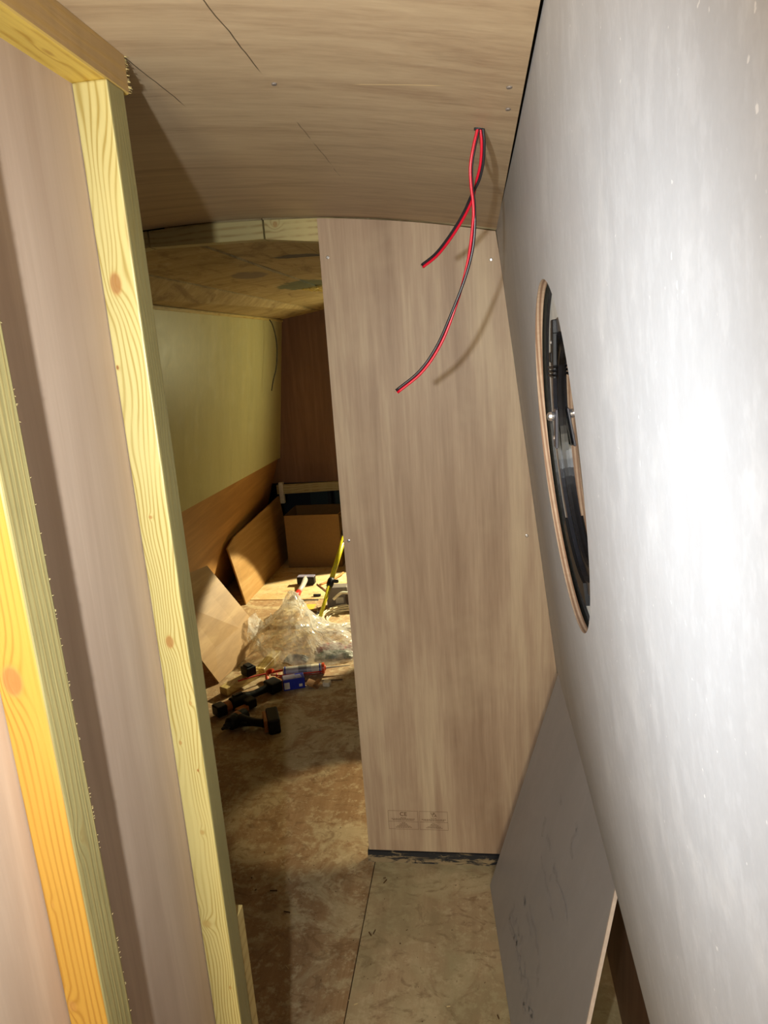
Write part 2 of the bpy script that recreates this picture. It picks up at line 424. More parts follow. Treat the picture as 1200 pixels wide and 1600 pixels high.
def ZT(y): return .235 + .012 * (y - 2.8)
def lxt(y): return -1.30 - .0612 * (y - 2.8)
slab(bm, [(-1.154, 1.895, .310), (-1.154, YF, .310), (lxt(YF) - .02, YF, ZT(YF) - .002), (lxt(1.895) - .02, 1.895, ZT(1.895) - .002)], (0, 0, .009))
struct('ceiling_board', bm, M_raw, roof, 'rough stained board')
for a, b_, d in ((-1.146, -.823, -.004), (-.819, -.548, .002), (-.545, .10, .001)):
    bm = B(); arch_sheet(bm, a, b_, 1.895, YF, .009, 6, d, 14, .004); struct('ceiling_board', bm, M_raw, roof, 'rough stained board')
# dried foam beside the far edge of the ceiling
bm = B()
for i in range(16):
    x = -.90 + random.random() * .12; y = 3.75 + random.random() * .22; r = .012 + random.random() * .014
    g = bmesh.ops.create_icosphere(bm, subdivisions=1, radius=r)['verts']
    bmesh.ops.transform(bm, matrix=Matrix.Translation((x, y, arch(x) - .004)) @ Matrix.Diagonal((1.4, 1.4, .7, 1)), verts=g)
f = struct('dried_foam', bm, M_foam, roof, 'yellow dried foam'); f['kind'] = 'stuff'
# screws in the ceiling
for (x, y) in ((-.229, .905), (.047, .857), (.049, .93)):
    bm = B(); lathe(bm, [(.003, -.0015), (.0035, 0), (.002, .001)], Matrix.Translation((x, y, arch(x) - .0005)), 10); mesh_obj('screw', bm, M_greybox, roof)
# hole the wires come through
bm = B(); lathe(bm, [(.008, -.001), (.008, .006)], Matrix.Translation((.0165, 1.024, arch(.0165) - .0005)), 16, .6); mesh_obj('wire_hole', bm, M_dark, roof)

# floor
bm = B(); bx(bm, (-2.05, YB - .05, -H - .06), (.5, 6.1, -H - .02)); fl = struct('floor', bm, M_hull)
bm = B(); bx(bm, (-2.0, YB, -H - .018), (-.3715, 4.185, -H)); struct('floor_panel', bm, M_fl_l, fl)
bm = B(); bx(bm, (-.3685, YB, -H - .018), (.42, 4.185, -H)); struct('floor_panel', bm, M_fl_r, fl)
bm = B(); bx(bm, (-2.0, 4.19, -H - .018), (.42, 6.0, -H + .003)); struct('floor_panel', bm, M_fl_f, fl)

# right hull side: white liner with the round cut-out
HY, HZ, HR = .823, -.14, .203
def face(z): return .0929 - .0922 * (z + .15) + .063 * (z + .15) ** 2
def rx(y, z):
    t = min(1, max(0, (1.84 - y) / .8)); t = t * t * (3 - 2 * t)
    return (.061 + .115 * (.273 - z)) * (1 - t) + face(z) * t
def zbot(y):
    if y > .9: return -.83 - (y - .9) * .10
    return -.83 + (.9 - y) * .02
TH = .009
bm = B()
vc = {}
def rv(y, z, o=0.0):
    k = (round(y, 4), round(z, 4), o)
    if k not in vc: vc[k] = bm.verts.new((rx(y, z) + o, y, z))
    return vc[k]
S = .24
ys = [YB, -1.0, -.4, 0, .2, .4, HY - S] ; ye = [HY + S, 1.3, 1.5, 1.7, 1.838]; yfar = [1.838, 2.5, 3.5, 4.5, YF]
zt = .268
def quad_band(yl, zf):
    for a, b_ in zip(yl, yl[1:]):
        za, zb = zf(a), zf(b_)
        for i in range(len(za) - 1):
            for o in (0.0, TH):
                bm.faces.new((rv(a, za[i], o), rv(b_, zb[i], o), rv(b_, zb[i + 1], o), rv(a, za[i + 1], o)))
def zcol(y):
    lo = HZ - S; zb = zbot(y)
    return [zt, .2, .15] + [HZ + S * math.tan(2 * PI * k / 96) for k in range(-12, 13)] + [lo + (zb - lo) * k / 4 for k in range(1, 5)]
def zclean(y):
    return sorted({round(z, 5) for z in zcol(y)}, reverse=True)
NH = 96
TK = [math.tan(2 * PI * k / NH) for k in range(-12, 13)]
yl = [HY + S * k for k in TK]
quad_band(ys, zclean); quad_band(ye, zclean); quad_band(yfar, zclean)
quad_band(yl, lambda y: [z for z in zclean(y) if z >= HZ + S - 1e-4])
quad_band(yl, lambda y: [z for z in zclean(y) if z <= HZ - S + 1e-4])
def sq(t):
    c, s_ = math.cos(t), math.sin(t); k = S / max(abs(c), abs(s_)); return HY + k * c, HZ + k * s_
for i in range(NH):
    t0, t1 = 2 * PI * i / NH, 2 * PI * (i + 1) / NH
    for o in (0.0, TH):
        P = []
        for t in (t0, t1):
            c = (HY + HR * math.cos(t), HZ + HR * math.sin(t)); P.append((c, sq(t)))
        bm.faces.new((rv(*P[0][0], o), rv(*P[0][1], o), rv(*P[1][1], o), rv(*P[1][0], o)))
# bottom edge
wr = struct('wall_right', bm, M_white)
wr['label'] = 'white-faced side liner with a round porthole cut-out'
def strip_edge(pts2, name, mat, par):
    bm = B(); last = None
    for (y, z) in pts2:
        a = bm.verts.new((rx(y, z) + .0001, y, z)); b_ = bm.verts.new((rx(y, z) + TH, y, z))
        if last: bm.faces.new((last[0], a, b_, last[1]))
        last = (a, b_)
    return struct(name, bm, mat, par)
strip_edge([(HY + HR * math.cos(2 * PI * i / 96), HZ + HR * math.sin(2 * PI * i / 96)) for i in range(97)], 'cut_edge', M_edge, wr)
strip_edge([(y, zbot(y)) for y in ys + yl[1:] + ye[1:] + yfar[1:]], 'bottom_edge', M_plyedge, wr)
# lower side, set back under the liner
bm = B(); bx(bm, (.288, YB, -H), (.297, YF, -.70)); lw = struct('wall_lower_right', bm, M_low_r)
bm = B(); bx(bm, (.27, YB, -.66), (.40, YF, -.65)); struct('trim_1', bm, M_hull)
bm = B(); bx(bm, (.40, YB - .05, -H - .05), (.41, 6.1, .45)); struct('trim_2', bm, M_hull)

# left hull side of the far room
def lx(y, z):                        # line of the cream liner's face
    t = (y - 2.8) / 2.5
    return -1.30 - .153 * t - .115 * ((.245) - z)
ZB_ = lambda y: -.70 - (y - 3.06) * .0415
bm = B()
slab(bm, [(lx(1.86, .29), 1.86, .29), (lx(YF, .30), YF, .30), (lx(YF, ZB_(YF)), YF, ZB_(YF)), (lx(1.86, ZB_(1.86)), 1.86, ZB_(1.86))], (-.009, 0, 0))
wl = struct('wall_left', bm, M_cream)
bm = B()
def lowx(y, z): return lx(y, ZB_(y) + .03) - .012 - .33 * (ZB_(y) + .03 - z)
slab(bm, [(lowx(1.86, ZB_(1.86) + .03), 1.86, ZB_(1.86) + .03), (lowx(YF, ZB_(YF) + .03), YF, ZB_(YF) + .03), (lowx(YF, -H), YF, -H), (lowx(1.86, -H), 1.86, -H)], (-.009, 0, 0))
struct('wall_lower_left', bm, M_brown)
bm = B()
slab(bm, [(lxt(1.86) + .010, 1.86, ZT(1.86) - .016), (lxt(YF) + .010, YF, ZT(YF) - .016), (lxt(YF) + .010, YF, ZT(YF) - .003), (lxt(1.86) + .010, 1.86, ZT(1.86) - .003)], (-.012, 0, 0))
struct('trim_3', bm, M_offcut)
bm = B(); bx(bm, (-2.05, YB - .05, -H - .05), (-2.04, 6.1, .45)); struct('trim_4', bm, M_hull)
# end bulkhead behind the photographer
bm = B(); bx(bm, (-1.78, YB - .01, -H), (.42, YB, .40)); struct('wall_back', bm, M_part)
# far bulkhead: ply above, batten, opening into a dark store
bm = B(); bx(bm, (-2.0, YF, -1.0), (.42, YF + .009, .40)); wf = struct('wall_front', bm, M_far)
bm = B(); slab(bm, [(-1.62, 5.27, -1.085), (-.2, 5.27, -1.045), (-.2, 5.27, -.985), (-1.62, 5.27, -1.01)], (0, .028, 0)); struct('trim_5', bm, M_batten)
bm = B(); bx(bm, (-1.60, 5.262, -1.16), (-1.565, 5.30, -.99)); struct('trim_6', bm, M_whitepl)
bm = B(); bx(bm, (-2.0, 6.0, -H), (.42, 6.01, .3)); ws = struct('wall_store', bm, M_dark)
bm = B(); bx(bm, (-1.42, 5.55, -H), (-1.27, 5.6, -.9)); bx(bm, (-1.22, 5.60, -H), (-.5, 5.64, -1.13)); struct('trim_7', bm, M_teal)
bm = B(); bx(bm, (-1.26, 5.5, -H), (-1.235, 5.55, -.9)); bx(bm, (-1.2, 5.58, -1.15), (-.5, 5.66, -1.12)); struct('trim_8', bm, M_dark)

# corridor wall on the left: sheet, beam, studs
bm = B(); bx(bm, (-.425, YB, -H), (-.416, .806, .339)); ls = struct('wall_corridor', bm, M_sheet)
ls['label'] = 'pinkish plywood sheet behind the studs'
bm = B(); bx(bm, (-.421, YB, .2965), (-.3755, .8225, .337), .0015)
beam = tag(mesh_obj('top_beam', bm, M_beam), 'rough pine beam running under the ceiling along the top of the left corridor wall', 'beam')
bm = B()
for i in range(70):                                # torn fibres on the sawn end
    z = .2968 + .04 * random.random(); x = -.3760 - .002 * random.random() if i % 3 else -.376 - .04 * random.random()
    l = .002 + .006 * random.random()
    tube(bm, [(x, .821, z), (x + .003 * random.random(), .8215 + l * .6, z + .002 * (random.random() - .5)), (x + .004 * (random.random() - .2), .8215 + l, z + .004 * (random.random() - .5))], [.0005, .0004, .0001], 4)
fr = mesh_obj('torn_fibres', bm, M_batten, beam); fr['kind'] = 'stuff'
def stud(y0, y1, mat, label, fuzz=0):
    bm = B(); bx(bm, (-.4155, y0, -H), (-.375, y1, .2965), .0022, 2)
    for e in bm.verts:
        e.co.x += 0
    o = tag(mesh_obj('wall_stud', bm, mat), label, 'stud', None)
    if fuzz:
        bm = B()
        for i in range(fuzz):
            z = -.75 + 1.0 * random.random(); l = .0004 + .0012 * random.random() ** 2
            tube(bm, [(-.3755, y1 - .001, z), (-.3750 + l * .3, y1 + l, z + .002 * (random.random() - .5))], [.0004, .00015], 3)
        f = mesh_obj('torn_fibres', bm, M_batten, o); f['kind'] = 'stuff'
    return o
stud(.7705, .8080, M_post, 'pale yellow pine post with knots at the open end of the left wall')
stud(.4910, .5290, M_stud, 'orange-yellow pine stud with a big round knot at the left edge of the photo', 80)
bm = B(); bx(bm, (-.416, .8085, -H), (-.376, .832, -.80), .001)
tag(mesh_obj('packing_block', bm, M_offcut), 'short olive-toned timber packer fixed behind the foot of the pale post', 'block')
for k, (x, z) in enumerate(((-.3748, -.1), (-.3748, -.85))):
    pass

# header timbers across the opening
def header(pl, label):
    bm = B(); slab(bm, pl, (0, .040, 0)); return tag(mesh_obj('header_timber', bm, M_head), label, 'beam')
y = 1.851
header([(-.845, y, .302), (-.534, y, .297), (-.534, y, .343), (-.68, y, .348), (-.845, y, .343)], 'pale header timber left of the mitre joint, half in shadow')
header([(-.529, y, .296), (-.392, y, .279), (-.20, y, .255), (-.20, y, .312), (-.36, y, .334), (-.529, y, .343)], 'yellow header timber with a knot, right of the mitre joint beside the partition')
header([(-1.30, y, .245), (-.850, y, .302), (-.850, y, .343), (-1.0, y, .331), (-1.30, y, .286)], 'dark shaded header timber at the left, just beyond the pale post')

# ---------------------------------------------------------------- plywood partition facing the camera
bm = B()
top = [(-.387 + (.0600 + .387) * i / 12) for i in range(13)]
pts = [(x, 1.840, arch(x) - .004) for x in top] + [(.0605 + .115 * (.273 - z), 1.840, z) for z in (.2, -.2, -.6, -.93)] + [(.27, 1.840, -.95), (.27, 1.840, -1.538), (-.387, 1.840, -1.538)]
slab(bm, pts, (0, .009, 0))
part = tag(mesh_obj('plywood_partition', bm, M_part), 'tall plywood bulkhead panel with a small printed stamp, facing the camera', 'partition')
for (x, z) in ((.047, .198), (-.367, .237), (-.372, -.521), (.122, -.521)):
    bm = B(); M = Matrix.Translation((x, 1.8398, z)) @ Matrix.Rotation(PI / 2, 4, 'X')
    lathe(bm, [(.0042, -.0005), (.0042, .0006), (.0028, .0011)], M, 14); box(bm, (0, 0, .0011), (.004, .0009, .0006), M); box(bm, (0, 0, .0011), (.0009, .004, .0006), M)
    mesh_obj('screw', bm, M_steel, part)
# the printed approval stamp: two framed boxes with marks and centred lines of tiny print
def flat_text(body, size, loc, mat, name, parent, rot=(PI / 2, 0, 0), align='CENTER', off=.0002):
    cu = bpy.data.curves.new(name, 'FONT'); cu.body = body; cu.size = size; cu.align_x = align; cu.extrude = .00008; cu.offset = off
    t = bpy.data.objects.new(name, cu); C.objects.link(t)
    t.rotation_euler = rot; t.location = loc
    bpy.context.view_layer.update()
    me = bpy.data.meshes.new_from_object(t); bpy.data.objects.remove(t)
    bm = B(); bm.from_mesh(me); bmesh.ops.transform(bm, matrix=Matrix.Translation(loc) @ Matrix.Rotation(rot[0], 4, 'X'), verts=bm.verts)
    return mesh_obj(name, bm, mat, parent)
YS = 1.8397
bm = B()
for x0, x1 in ((-.317, -.225), (-.220, -.133)):
    z0, z1 = -1.459, -1.394
    for a in ((x0, z1, x1, z1), (x0, z0, x1, z0), (x0, z0, x0, z1), (x1, z0, x1, z1), (x0, -1.432, x1, -1.432)):
        w = .00035; bx(bm, (min(a[0], a[2]) - w, YS, min(a[1], a[3]) - w), (max(a[0], a[2]) + w, YS + .0004, max(a[1], a[3]) + w))
mesh_obj('stamp_frame', bm, M_ink, part)
flat_text('CE', .019, (-.270, YS, -1.4115), M_ink, 'stamp_mark', part)
flat_text('UK', .011, (-.177, YS, -1.4045), M_ink, 'stamp_mark', part)
flat_text('CA', .011, (-.174, YS, -1.4125), M_ink, 'stamp_mark', part)
bm = B()
for cx in (-.271, -.1765):
    for z, w in ((-1.4185, .016), (-1.4225, .074), (-1.4265, .066), (-1.4365, .010), (-1.4405, .020), (-1.4445, .026), (-1.4485, .040), (-1.4525, .050)):
        x = cx - w / 2
        while x < cx + w / 2:
            l = .002 + random.random() * .005
            bx(bm, (x, YS, z - .0008), (min(x + l, cx + w / 2 + .001), YS + .0003, z + .0008)); x += l + .0012
mesh_obj('stamp_lines', bm, M_ink, part)
# black sole strip in the gap under it
bm = B(); bx(bm, (-.391, 1.836, -H), (.27, 1.862, -1.5405)); 
tag(mesh_obj('sole_strip', bm, M_strip), 'black strip smeared with sawdust in the gap under the partition', 'strip')

# ---------------------------------------------------------------- porthole in the cut-out
def ring(bm, r0, r1, d0, d1, n=72, a0=0, a1=360):
    """flat ring of the given radii between depths d0 and d1 beyond the liner's face"""
    full = a1 - a0 >= 360; vs = []
    for i in range(n if full else n + 1):
        t = math.radians(a0 + (a1 - a0) * i / n); c, s_ = math.cos(t), math.sin(t)
        def P(r, d): yy, zz = HY + r * c, HZ + r * s_; return bm.verts.new((face(zz) + d, yy, zz))
        vs.append((P(r0, d0), P(r1, d0), P(r1, d1), P(r0, d1)))
    for i in range(n):
        a, b_ = vs[i], vs[(i + 1) % len(vs)]
        for k in range(4): bm.faces.new((a[k], b_[k], b_[(k + 1) % 4], a[(k + 1) % 4]))
    if not full: bm.faces.new(vs[0]); bm.faces.new(vs[-1][::-1])
pb = V((.115, HY, HZ - .25))
port = tag(empty('porthole', pb), 'round black porthole window with steel bolts, seen through the cut-out in the white wall', 'window')
bm = B(); ring(bm, .155, .300, .0180, .0200); mesh_obj('flange', bm, M_grey_al, port)
bm = B(); ring(bm, .2050, .2075, .0145, .0180); mesh_obj('outer_seal', bm, M_rubber, port)
bm = B(); ring(bm, .146, .162, .0150, .0270); mesh_obj('inner_frame', bm, M_blk_al, port)
bm = B(); ring(bm, .132, .1465, .0200, .0270); mesh_obj('glazing_bead', bm, M_rubber, port)
m, nt, b = new_mat('night_glass')
b.inputs['Base Color'].default_value = (.25, .27, .3, 1); b.inputs['Roughness'].default_value = .03; b.inputs['Transmission Weight'].default_value = 1.0; b.inputs['IOR'].default_value = 1.6
M_glass = m
gx_ = face(HZ) + .0245
bm = B(); lathe(bm, [(.140, 0), (.140, .004)], Matrix.Translation((gx_, HY, HZ)) @ Matrix.Rotation(-math.atan(.0915), 4, 'Y') @ Matrix.Rotation(PI / 2, 4, 'Y'), 64)
mesh_obj('glass', bm, M_glass, port)
# hinge clip: plate with a big round bolt and a small screw
cy, cz = .957, -.104; x = face(cz)
bm = B(); bx(bm, (x + .0145, cy - .012, cz - .043), (x + .0180, cy + .012, cz + .010), .001); bx(bm, (x + .0175, cy + .002, cz - .043), (x + .0205, cy + .012, cz + .010))
cp = mesh_obj('clip', bm, M_clip, port)
def Mx(x, y, z): return Matrix.Translation((x, y, z)) @ Matrix.Rotation(-PI / 2, 4, 'Y')
bm = B(); lathe(bm, [(.0045, -.001), (.0060, .001), (.0064, .004), (.0058, .0075), (.0040, .0095), (.0015, .0102)], Mx(x + .0145, cy, cz), 20); mesh_obj('bolt', bm, M_steel, cp)
M = Mx(x + .0160, cy + .002, cz - .030)
bm = B(); lathe(bm, [(.0034, 0), (.0034, .0015), (.0026, .0032), (.001, .0038)], M, 14); mesh_obj('screw', bm, M_steel, cp)
# catch at the upper part and a ribbed grip under it
x = face(-.01)
bm = B(); bx(bm, (x + .010, .858, -.034), (x + .0155, .885, .012), .0015, 2); bx(bm, (x + .009, .852, .004), (x + .0155, .872, .020), .001); bx(bm, (x + .0085, .872, -.030), (x + .0150, .890, -.018), .001)
ct = mesh_obj('catch', bm, M_black, port)
bm = B(); lathe(bm, [(.0026, 0), (.0026, .0015)], Mx(x + .0098, .872, -.006), 12); mesh_obj('screw', bm, M_steel, ct)
for k in range(3):
    bm = B(); xx = face(-.045); bx(bm, (xx + .0115, .895, -.0400 - k * .0052), (xx + .0150, .955, -.0372 - k * .0052), .0005); mesh_obj('rib', bm, M_black, ct)
# hopper stop at the bottom
bm = B(); ring(bm, .150, .178, .0115, .0178, 20, -97, -42); mesh_obj('stop_block', bm, M_black, port)

# ---------------------------------------------------------------- grey sheet leaning under the liner
A0 = V((-.012, 1.754, -H)); e_ = V((.092, -.996, 0)); w_ = V((.2031, .0187, .669))
def sp(a, b_): return A0 + e_ * a + w_ * b_
nn = e_.cross(w_).normalized()
if nn.x < 0: nn = -nn
bm = B(); slab(bm, [sp(0, .005), sp(.825, .005), sp(.592, 1.15), sp(0, 1.12)], nn * .007)
gs = mesh_obj('leaning_sheet', bm, M_grey); tag(gs, 'smooth grey sheet leaning under the white wall, marked with faint print', 'sheet')
bm = B(); slab(bm, [sp(.8252, .005), sp(.8285, .005), sp(.5955, 1.15), sp(.592, 1.15)], nn * .0072 - nn * .0); mesh_obj('cut_edge', bm, M_greyedge, gs)
STROKES = [([(0.225, 0.218), (0.228, 0.185), (0.22, 0.149), (0.235, 0.138), (0.26, 0.149), (0.284, 0.16), (0.295, 0.157)], 0.00225), ([(0.239, 0.177), (0.261, 0.172), (0.271, 0.206), (0.266, 0.215)], 0.0015), ([(0.288, 0.163), (0.314, 0.166), (0.326, 0.173)], 0.00225), ([(0.293, 0.206), (0.314, 0.206), (0.314, 0.166), (0.338, 0.215), (0.334, 0.235)], 0.0015), ([(0.326, 0.157), (0.352, 0.158), (0.365, 0.187), (0.352, 0.197)], 0.0018), ([(0.363, 0.167), (0.379, 0.154), (0.411, 0.16), (0.448, 0.208)], 0.00225), ([(0.393, 0.207), (0.42, 0.19)], 0.0015), ([(0.459, 0.209), (0.463, 0.175), (0.458, 0.137), (0.48, 0.134)], 0.00225), ([(0.49, 0.202), (0.492, 0.17), (0.521, 0.195), (0.515, 0.165)], 0.00225), ([(0.267, 0.308), (0.289, 0.307)], 0.00187), ([(0.314, 0.341), (0.354, 0.329), (0.396, 0.339), (0.418, 0.324), (0.436, 0.333), (0.451, 0.324)], 0.0015), ([(0.314, 0.302), (0.357, 0.304), (0.38, 0.3)], 0.00165), ([(0.472, 0.32), (0.474, 0.283)], 0.00225), ([(0.485, 0.288), (0.498, 0.27)], 0.00225), ([(0.237, 0.618), (0.244, 0.577), (0.255, 0.556)], 0.00263), ([(0.279, 0.588), (0.311, 0.594), (0.327, 0.583)], 0.00187), ([(0.288, 0.514), (0.311, 0.502), (0.344, 0.508), (0.355, 0.492), (0.398, 0.496), (0.431, 0.484), (0.463, 0.486)], 0.0015), ([(0.372, 0.594), (0.376, 0.57), (0.404, 0.582), (0.41, 0.565), (0.454, 0.578), (0.486, 0.582), (0.518, 0.57)], 0.0015), ([(0.37, 0.54), (0.382, 0.528)], 0.00225), ([(0.407, 0.793), (0.425, 0.781), (0.42, 0.749), (0.417, 0.725), (0.428, 0.712), (0.452, 0.708)], 0.00195), ([(0.278, 0.755), (0.303, 0.739)], 0.00225), ([(0.273, 0.307), (0.294, 0.301)], 0.00225)]
for st, wd in STROKES:
    bm = B(); wd *= 3.6
    P = [sp(a, b_) - nn * .0006 for a, b_ in st]
    for p, r in zip(P, P[1:]):
        d = (r - p); L = d.length; d.normalize(); s_ = nn.cross(d) * wd
        q4 = [p - s_, r - s_ * .8, r + s_ * .8, p + s_]
        f = [bm.verts.new(v) for v in q4]; bm.faces.new(f)
    mesh_obj('print_mark', bm, M_ink2, gs)

# ---------------------------------------------------------------- red and black twin flex from the ceiling
def ray(u, v, y):                                      # helper numbers were measured on site; kept as x/y, z/y slopes
    return V((u * y, y, v * y))
A = [(.0150, 1.024, .2790), (.0080, 1.026, .2560), (.0030, 1.030, .2330), (.0030, 1.036, .2100), (.0050, 1.042, .1890), (.0045, 1.048, .1650), (-.0010, 1.056, .1280), (-.0125, 1.064, .0900), (-.0300, 1.070, .0480), (-.0540, 1.076, .0000), (-.0840, 1.080, -.0380), (-.1235, 1.083, -.0665)]
Bp = [(.0185, 1.024, .2790), (.0200, 1.032, .2600), (.0170, 1.046, .2350), (.0070, 1.066, .2100), (-.0080, 1.090, .1850), (-.0300, 1.114, .1590), (-.0540, 1.136, .1370), (-.0780, 1.150, .1230)]
def flex(pts, side, label):
    P = smooth_path(pts, 8); base = V(pts[-1])
    t = tag(empty('twin_flex', base), label, 'cable', 'red and black wires hanging from the ceiling')
    del t['group']
    n = len(P)
    for s_, mat, nm in ((1, M_redcab, 'red_wire'), (-1, M_blackcab, 'black_wire')):
        Q = []
        for i, p in enumerate(P):
            d = (P[min(i + 1, n - 1)] - P[max(i - 1, 0)]).normalized()
            v = d.cross(V((0, 1, 0))).normalized(); k = side(i / n)
            sd = v * math.cos(k) + V((0, 1, 0)) * math.sin(k)
            Q.append(p + sd * .0020 * s_)
        bm = B(); tube(bm, Q, .0021, 10); w = mesh_obj(nm, bm, mat, t)
        d = (Q[-1] - Q[-2]).normalized(); bm = B(); tube(bm, [Q[-1], Q[-1] + d * .0018], .0010, 8); mesh_obj('bare_end', bm, M_copper, w)
    return t
flex(A, lambda f: (PI + 1.1) * (1 - min(1, max(0, (f - .42) * 2.6))), 'longer red and black flex hanging from the ceiling hole, its end curving lowest')
flex(Bp, lambda f: -.55 + f * .5 + (PI if f < .35 else PI * max(0, 1 - (f - .35) * 6)), 'shorter red and black flex from the ceiling hole, ending near the top of the partition')

# ---------------------------------------------------------------- far room: boards, box
def board(pts, th, label, mat=M_board, name='plywood_board'):
    bm = B(); slab(bm, pts, th); return tag(mesh_obj(name, bm, mat), label, 'board')
board([(-1.550, 4.108, -H + .004), (-1.530, 5.20, -H + .004), (-1.585, 5.20, -1.085), (-1.604, 4.17, -1.135), (-1.616, 4.07, -1.180)], (-.010, 0, 0),
      'plywood board with a clipped corner leaning on the left wall beside the cardboard box')
board([(-1.338, 3.020, -H + .001), (-1.250, 3.560, -H + .001), (-1.520, 3.480, -1.108), (-1.600, 2.94, -1.050)], (.008, 0, .004),
      'broad plywood board tipped low against the left wall, nearest the post')
bm = B()
x0, x1, y0, y1, z0, z1 = -1.462, -1.045, 4.862, 5.21, -H + .004, -1.168
t_ = .005
for lo, hi in (((x0, y0, z0), (x1, y0 + t_, z1)), ((x0, y1 - t_, z0), (x1, y1, z1)), ((x0, y0, z0), (x0 + t_, y1, z1)), ((x1 - t_, y0, z0), (x1, y1, z1)), ((x0, y0, z0), (x1, y1, z0 + t_))): bx(bm, lo, hi)
cb = empty('cardboard_box', ((x0 + x1) / 2, (y0 + y1) / 2, z0)); tag(cb, 'open brown cardboard box against the far bulkhead', 'box')
mesh_obj('body', bm, M_cardbox, cb)
bm = B(); slab(bm, [(x1, y0 + .02, z1), (x1 + .10, y0 + .05, z1 + .05), (x1 + .10, y1 - .05, z1 + .05), (x1, y1 - .02, z1)], (0, 0, .004)); mesh_obj('flap', bm, M_cardbox, cb)
bm = B(); slab(bm, [(x1 + .006, y0 + .004, z1 - .004), (x1 + .075, y0 - .03, z1 - .09), (x1 + .075, y0 + .20, z1 - .09), (x1 + .006, y1 - .05, z1 - .004)], (.004, 0, 0)); mesh_obj('flap', bm, M_cardbox, cb)

# black cable hanging on the cream wall near the far corner
P = smooth_path([(-1.372, 4.70, .242), (-1.360, 4.72, .205), (-1.350, 4.735, .12), (-1.350, 4.73, .03), (-1.362, 4.71, -.08), (-1.385, 4.69, -.16), (-1.402, 4.68, -.232)], 6)
bm = B(); tube(bm, P, .0035, 6); tag(mesh_obj('black_cable', bm, M_black), 'thin black cable end curving down the cream wall near the far corner', 'cable')

# ---------------------------------------------------------------- clear plastic bag
m, nt, b = new_mat('clear_film'); q = N(nt)
b.inputs['Base Color'].default_value = (.85, .83, .78, 1); b.inputs['Roughness'].default_value = .16; b.inputs['Specular IOR Level'].default_value = .9
tr = q.n('ShaderNodeBsdfTransparent'); tr.inputs[0].default_value = (.96, .95, .92, 1)
tl = q.n('ShaderNodeBsdfTranslucent'); tl.inputs[0].default_value = (.8, .78, .7, 1)
mx0 = q.n('ShaderNodeMixShader'); mx0.inputs[0].default_value = .35; nt.links.new(b.outputs[0], mx0.inputs[1]); nt.links.new(tl.outputs[0], mx0.inputs[2])
mx = q.n('ShaderNodeMixShader'); f = q.noise(q.pos(), 26, 5, .7)
q.put(mx.inputs[0], q.m('MULTIPLY_ADD', q.step(f, .36, .62), .46, .26)); nt.links.new(tr.outputs[0], mx.inputs[1]); nt.links.new(mx0.outputs[0], mx.inputs[2])
nt.links.new(mx.outputs[0], nt.nodes['Material Output'].inputs[0]); M_film = m
def ridged(p, s):
    return 1 - abs(noise.noise(p * s)) * 2
bm = B(); NR, NA = 34, 110
cx, cy = -1.0, 3.50
out = [(0, .30), (.35, .27), (.7, .36), (1.1, .19), (1.5, .17), (1.8, .30), (2.05, .55), (2.25, .36), (2.8, .30), (3.3, .31), (3.75, .32), (4.1, .30), (4.5, .27), (4.9, .30), (5.3, .34), (5.8, .40), (6.2832, .30)]
def R_(t):
    for (a, r), (c, s_) in zip(out, out[1:]):
        if a <= t <= c:
            k = (t - a) / (c - a); k = k * k * (3 - 2 * k); return r + (s_ - r) * k
    return .3
rows = []
for i in range(NR + 1):
    row = []
    for j in range(NA):
        t = 2 * PI * j / NA; k = i / NR; r = R_(t) * k
        x = cx + r * math.cos(t); y = cy + r * math.sin(t)
        p = V((x, y, 0))
        hh = .15 * (1 - k ** 2.2) ** .8 * (.6 + .5 * ridged(p + V((0, 0, 4)), 3.0)) + .075 * math.exp(-((x + 1.11) ** 2 / .010 + (y - 3.70) ** 2 / .03))
        hh += (.045 * ridged(p + V((2, 0, 0)), 7) + .013 * ridged(p + V((7, 3, 0)), 15) + .004 * noise.noise(p * 40)) * (.35 + .65 * (1 - k))
        hh *= 1 - .45 * min(1, max(0, (x + 1.0) / .12))
        hh = max(hh, 0) * (1 if k < .93 else .3 + .7 * (1 - k) / .07) + .003
        if hh < .055 and x < -1.16: hh += min(.05, (-1.16 - x) * 1.5)
        xb = -1.338 + .163 * (y - 3.02)
        if x < xb + .03 and y < 3.58: hh = max(hh, (xb + .03 - x) * 1.95 + .014)
        row.append((x + .02 * noise.noise(p * 16 + V((5, 5, 5))), y + .02 * noise.noise(p * 16), -H + hh))
    rows.append(row)
c0 = bm.verts.new(rows[0][0]); prev = None
for row in rows[1:]:
    vs = [bm.verts.new(p) for p in row]
    for j in range(NA):
        a, b2 = vs[j], vs[(j + 1) % NA]
        if prev is None: bm.faces.new((c0, a, b2))
        else: bm.faces.new((prev[j], a, b2, prev[(j + 1) % NA]))
    prev = vs
tag(mesh_obj('plastic_bag', bm, M_film), 'crumpled clear plastic bag on the floor of the far room', 'bag')

